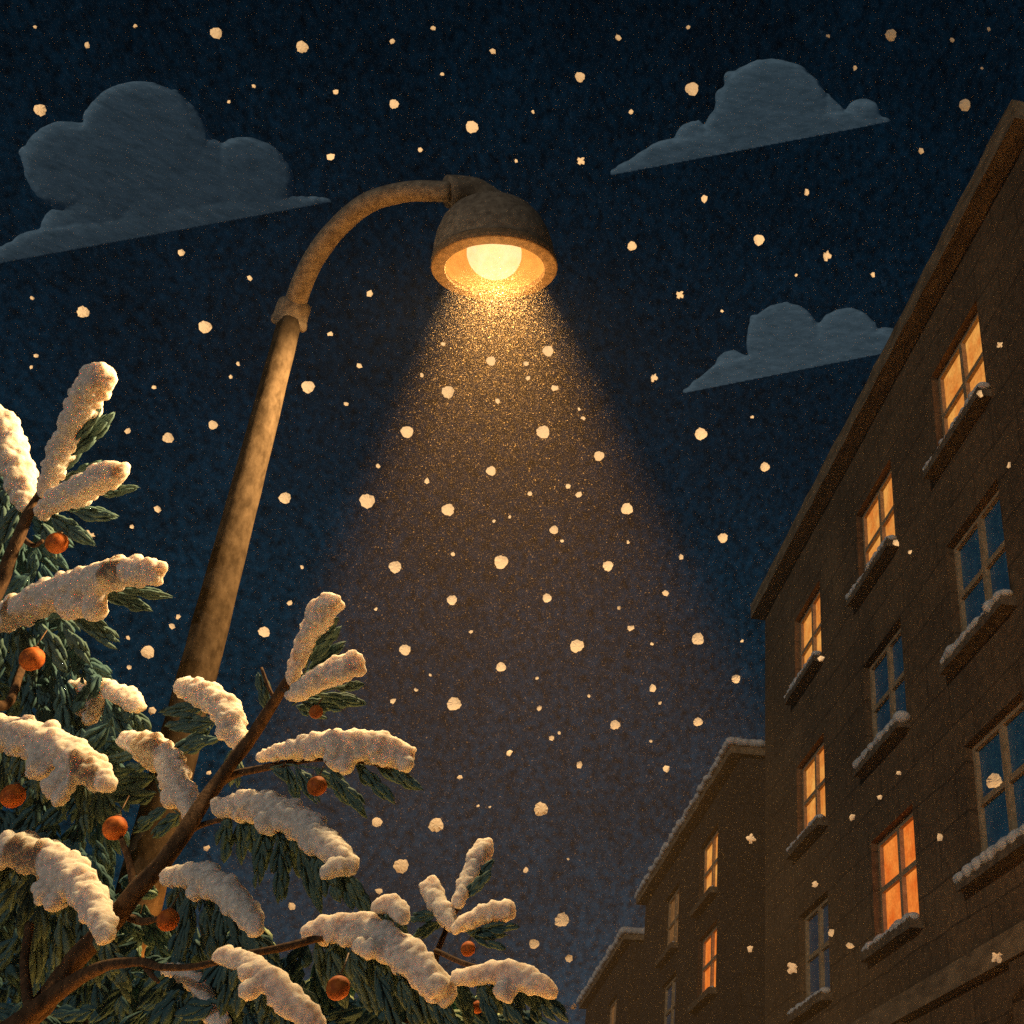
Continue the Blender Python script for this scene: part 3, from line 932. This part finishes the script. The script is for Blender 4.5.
# baubles
for u, v, r_, dd, lab in [
    (57, 543, 10.5, 3.6, 'orange bauble near the top left, under the forked snowy twigs'),
    (32, 659, 11.5, 3.4, 'orange bauble under the long snowy bough at the left edge'),
    (13, 796, 11.5, 3.35, 'dull brown orange bauble cut close to the left edge, below a snowy bough'),
    (115, 828, 11.5, 3.5, 'glossy speckled orange bauble on a twig left of the thick main branch'),
    (168, 920, 10.5, 3.4, 'oval orange bauble at a twig tip under the middle snowy bough'),
    (317, 786, 9.5, 3.5, 'bright orange bauble under the bough that reaches furthest right'),
    (316, 712, 6.5, 3.6, 'small orange bauble near the tip of the main branch'),
    (338, 988, 11.5, 3.3, 'largest orange bauble, low and centred under the lowest big snowy bough'),
    (468, 949, 7.2, 3.9, 'small orange bauble below the three pronged snowy sprig'),
    (478, 1007, 6.0, 3.8, 'smallest orange bauble near the bottom edge, right end of the tree'),
]:
    p = att(u, v, dd); rr_ = r_ * tree_depth(u, v, dd) / F
    bm = bmesh.new()
    bmesh.ops.create_icosphere(bm, subdivisions=4, radius=rr_)
    for q_ in bm.verts:
        q_.co *= 1 + .035 * noise.noise(q_.co.normalized() * 2.2 + Vector((u, v, 0)))
        q_.co.z *= 1.04
    o = build('bauble', bm, 'bauble')
    o.location = p
    tag(o, lab, 'bauble', 'orange baubles on the fir tree')
    bm = bmesh.new()
    lathe(bm, [(.002, rr_ * .95), (rr_ * .25, rr_ * .96), (rr_ * .25, rr_ * 1.16), (.001, rr_ * 1.2)], Matrix.Identity(4), 14)
    tube(bm, [Vector((0, 0, rr_ * 1.15)), Vector((.003, .01, rr_ * 2.1)), Vector((0, .03, rr_ * 3.2))], [.0022, .0018, .0016], 6)
    build('hanger', bm, 'cap', o)

# ------------------------------------------------------------------ snowflakes
def flake_mesh(kind, seed):
    r = random.Random(seed)
    bm = bmesh.new()
    if kind == 'round':
        n_ = 22; lobes = r.randint(7, 10); ph = r.uniform(0, 6)
        rf = lambda a: 1 + .045 * math.cos(lobes * a + ph) + .06 * math.cos(3 * a + ph * 2) + r.uniform(-.06, .06)
    elif kind == 'star':
        n_ = 20; lobes = r.choice((4, 5)); ph = r.uniform(0, 6)
        rf = lambda a: .84 + .17 * math.cos(lobes * a + ph) + r.uniform(-.22, .22)
    else:
        n_ = r.randint(5, 7); st = r.uniform(.65, 1)
        rf = lambda a: r.uniform(.7, 1.15) * (1 if abs(math.cos(a)) > .5 else st)
    c = bm.verts.new((0, 0, .16))
    ring, mid_ = [], []
    for i in range(n_):
        a = 2 * math.pi * i / n_
        q = rf(a)
        ring.append(bm.verts.new((q * math.cos(a), q * math.sin(a), r.uniform(-.14, .06))))
        mid_.append(bm.verts.new((.55 * q * math.cos(a), .55 * q * math.sin(a), .12 + r.uniform(-.06, .06))))
    for i in range(n_):
        j = (i + 1) % n_
        bm.faces.new((c, mid_[i], mid_[j])); bm.faces.new((mid_[i], ring[i], ring[j], mid_[j]))
    me = bpy.data.meshes.new('snowflake'); bm.to_mesh(me); bm.free()
    me.materials.append(M['flake'])
    return me


FM = {'round': [flake_mesh('round', i) for i in range(7)], 'star': [flake_mesh('star', 20 + i) for i in range(4)], 'chip': [flake_mesh('chip', 40 + i) for i in range(9)]}
FL = '''216,33,5.5 302,47,5.5 40,110,5.5 87,45,3.5 135,26,2.2 254,86,2.3 336,92,2.8 331,157,4 181,253,3.5 250,278,3 83,312,5.5 205,327,6 32,298,2.3 330,334,3 35,27,2 229,102,2
392,41,3 433,28,2.5 394,104,4.5 472,127,6 420,150,2.5 493,51,3.5 580,77,4.7 618,38,3.5 631,112,3 581,161,4s 516,161,2 442,74,2 533,112,2 632,246,4.5 370,294,4 680,295,4s
688,27,2.5 692,89,6.5 828,36,2.3 891,35,5.5 952,40,2.8 989,29,2.3 855,68,2.8 982,68,1.8 965,105,6 921,151,3.5 807,192,3.5 704,199,3.7 759,240,5.3 827,256,5s 873,275,3 796,275,1.7 722,311,1.8
443,344,2.5 491,361,4.5 548,351,5.2 526,364,3 359,366,3.2 422,375,2.5 448,392,6 528,378,2.7 555,388,4 498,401,3 346,404,2.7 407,432,6 543,432,6.3 491,471,4.7 378,466,2.7 427,481,3.2 367,501,7 448,510,6 530,494,2.5 510,517,2 494,521,2 554,530,4.2 453,554,2.3
583,418,2.5 579,409,1.8 599,456,5 568,486,2.7 579,495,3.7 627,509,5.8 608,566,5 654,378,4s 701,434,6 765,467,4.6 723,538,4.8 752,417,2 681,557,3 628,542,2 562,541,2.2
395,567,6 501,562,6.7 452,600,4.7 547,598,4.3 376,609,2 471,632,2.3 405,650,5.5 501,667,4.7 537,678,2 430,675,1.8 454,704,6.7 393,701,3.2 416,690,2.2 539,708,3 509,753,4 552,738,2.8
666,593,4 631,628,3.8 577,646,6.7 698,639,6 653,688,4 736,679,4.3 619,608,2.2 652,644,2 742,641,2 615,725,4.8 698,722,4.5 579,765,4 666,769,4 559,733,2 589,696,2 660,703,2
460,777,3 541,809,6.7 377,822,5 436,825,7 401,866,7 562,920,7 526,870,3 534,944,5 569,959,4 574,1007,3.5 478,806,1.8 490,807,1.5 568,859,1.5 379,891,4 651,741,2
168,438,5 213,425,4.3 128,431,3 154,387,2.5 36,356,2.5 31,367,2.2 158,509,4 89,536,6s 132,527,2.2 231,377,2.3 238,364,2.3 285,498,5.5 308,387,6 264,632,5.5 302,567,2.2 290,603,2.8 148,652,6.5 128,638,2.2 178,617,3 172,626,3 129,667,2.5 152,711,4 207,848,3.5 153,842,3 209,773,3 129,1000,4 91,1002,3.2 292,906,4
896,543,4 910,552,2.5 980,394,4 1000,345,3.5s 1009,465,3.5 994,781,8 852,817,4 792,968,6.5s 997,957,6.5s 751,839,5s 750,949,4 850,946,4 831,933,4 815,884,4s 880,797,3.5 899,773,3 940,837,4 821,659,4'''
flakes = []
for tok in FL.split():
    a, b, c = tok.split(',')
    star = c.endswith('s')
    flakes.append((float(a), float(b), float(c.rstrip('s')), star))
LAND = [('the lamp shade', 497, 215), ('the lamp opening', 495, 272), ('the pole collar', 292, 312), ('the top of the curved arm', 385, 195),
        ('the middle of the lamp pole', 245, 500), ('the three humped cloud', 150, 170), ('the tall humped cloud', 770, 120), ('the two humped cloud', 800, 345),
        ('the top right roof corner', 1010, 100), ('the big building far roof corner', 752, 605), ('the topmost lit window', 958, 392), ('the second lit window below the eaves', 875, 535),
        ('the third lit window below the eaves', 808, 645), ('the deep orange window', 900, 885), ('the middle dark window', 888, 695), ('the amber window far down the wall', 812, 790),
        ('the snowy roof corner of the middle building', 742, 724), ('the middle building low roof end', 647, 882), ('the farthest roof peak', 630, 926),
        ('the upright snowy tip of the main branch', 325, 612), ('the bough that reaches furthest right', 402, 755), ('the three pronged sprig', 460, 905), ('the topmost snowy twig', 98, 378),
        ('the long snowy bough at left', 100, 580), ('the lowest big snowy bough', 380, 945), ('the middle of the light beam', 490, 480), ('the foot of the light beam', 500, 700),
        ('the thick main branch', 170, 850), ('the top left picture corner', 0, 0), ('the top right picture corner', 1024, 0), ('the lower right picture corner', 1024, 1024)]
ORD = ['nearest', 'second nearest', 'third nearest', 'fourth nearest', 'fifth nearest', 'sixth nearest', 'seventh nearest', 'eighth nearest', 'ninth nearest', 'tenth nearest', 'eleventh nearest', 'twelfth nearest']
rank = []
for _, lx, ly in LAND:
    od = sorted(range(len(flakes)), key=lambda i: math.hypot(flakes[i][0] - lx, flakes[i][1] - ly))
    rank.append({i: k_ for k_, i in enumerate(od)})
for i, (u, v, r_, star) in enumerate(flakes):
    rn = random.Random(1000 + i)
    best = min(range(len(LAND)), key=lambda k_: (rank[k_][i], math.hypot(u - LAND[k_][1], v - LAND[k_][2])))
    # distance along the ray: stay below the shade and about 2.4 m from the bulb
    rd = ray(u, v)
    cand = []
    for k_ in range(60):
        t = 2.2 + k_ * .09
        p = EYE + rd * t
        if p.z > LAMP.z - .2 or (k_ > 0 and (LAMP - p).normalized().dot(bulb_axis) < .12): break
        if math.degrees(axis_up.angle(spo.location - p)) < 27 and (p - LAMP).length > .3: continue
        cand.append((abs((p - LAMP).length - 2.35 - .25 * rn.random()) + (.35 * (t > 6.2)), t))
    t = min(cand)[1] if cand else 2.2
    p = EYE + rd * t
    kind = 'star' if star else ('round' if r_ > 4.1 else 'chip')
    o = bpy.data.objects.new('snowflake', rn.choice(FM[kind]))
    COL.objects.link(o)
    o.location = p
    lv = (LAMP - p).normalized(); vv = (EYE - p).normalized()
    if lv.dot(vv) < 0: lv = -lv
    nrm = (lv * .55 + vv * .9 + Vector((rn.uniform(-.25, .25), rn.uniform(-.25, .25), rn.uniform(-.25, .25)))).normalized()
    o.rotation_euler = (nrm.to_track_quat('Z', 'Y') @ Matrix.Rotation(rn.uniform(0, 6.28), 3, 'Z').to_quaternion()).to_euler()
    s_ = (r_ + .05) * t / F
    o.scale = (s_, s_, s_)
    size = 'large' if r_ > 5.6 else 'medium' if r_ > 4.1 else 'small' if r_ > 2.6 else 'tiny'
    shp = {'round': 'round', 'star': 'pointed', 'chip': 'angular'}[kind]
    nm, lx, ly = LAND[best]
    k_ = rank[best][i]
    tag(o, f"{size} {shp} snowflake, {ORD[min(k_, 11)]} to {nm}", 'snowflake', 'snowflakes drifting in the air')

# fine drifting snow, far too fine to count
rn = random.Random(5)
ax_dn = -axis_up
pa, pb = frame_of(ax_dn)
cnt = 0
spot_p = spo.location.copy()
VS, FS = [], []
while cnt < 280000:
    if cnt % 16:
        t = .31 + 4.9 * rn.random() ** 1.15
        rad_ = (t * math.tan(R(23.5)) + .06) * math.sqrt(rn.random()); an = rn.uniform(0, 6.283)
        p = spot_p + ax_dn * t + (pa * math.cos(an) + pb * math.sin(an)) * rad_
    else:
        p = EYE + ray(rn.uniform(-20, 1044), rn.uniform(-20, 1044)) * rn.uniform(3, 9)
    if p.z < .3 or (p - EYE).length < 2.5 or ((p - Hc).length < RR * 1.5 and (p - Hc).dot(axis_up) > -.075) or p.dot(RT) > 5.6:
        continue
    s_ = .0011 + .0026 * rn.random() ** 18
    q1 = Vector((rn.gauss(0, 1), rn.gauss(0, 1), rn.gauss(0, 1))).normalized() * s_
    q2 = q1.cross(Vector((rn.gauss(0, 1), rn.gauss(0, 1), rn.gauss(0, 1)))).normalized() * s_ * rn.uniform(.5, 1.1)
    VS += [p + q1, p + q2, p - q1, p - q2]
    FS.append((cnt * 4, cnt * 4 + 1, cnt * 4 + 2, cnt * 4 + 3))
    cnt += 1
me = bpy.data.meshes.new('fine_snow'); me.from_pydata(VS, [], FS)
fs = link('fine_snow', me, 'dust', None, False)
tag(fs, kind='stuff', label='fine powder snow drifting through the beam')

bake_blobs()

cy = sc.cycles
cy.max_bounces = 6
cy.diffuse_bounces = 3
cy.glossy_bounces = 2
cy.transmission_bounces = 3
cy.volume_bounces = 1
cy.transparent_max_bounces = 8
cy.sample_clamp_indirect = 2.5
cy.use_denoising = False
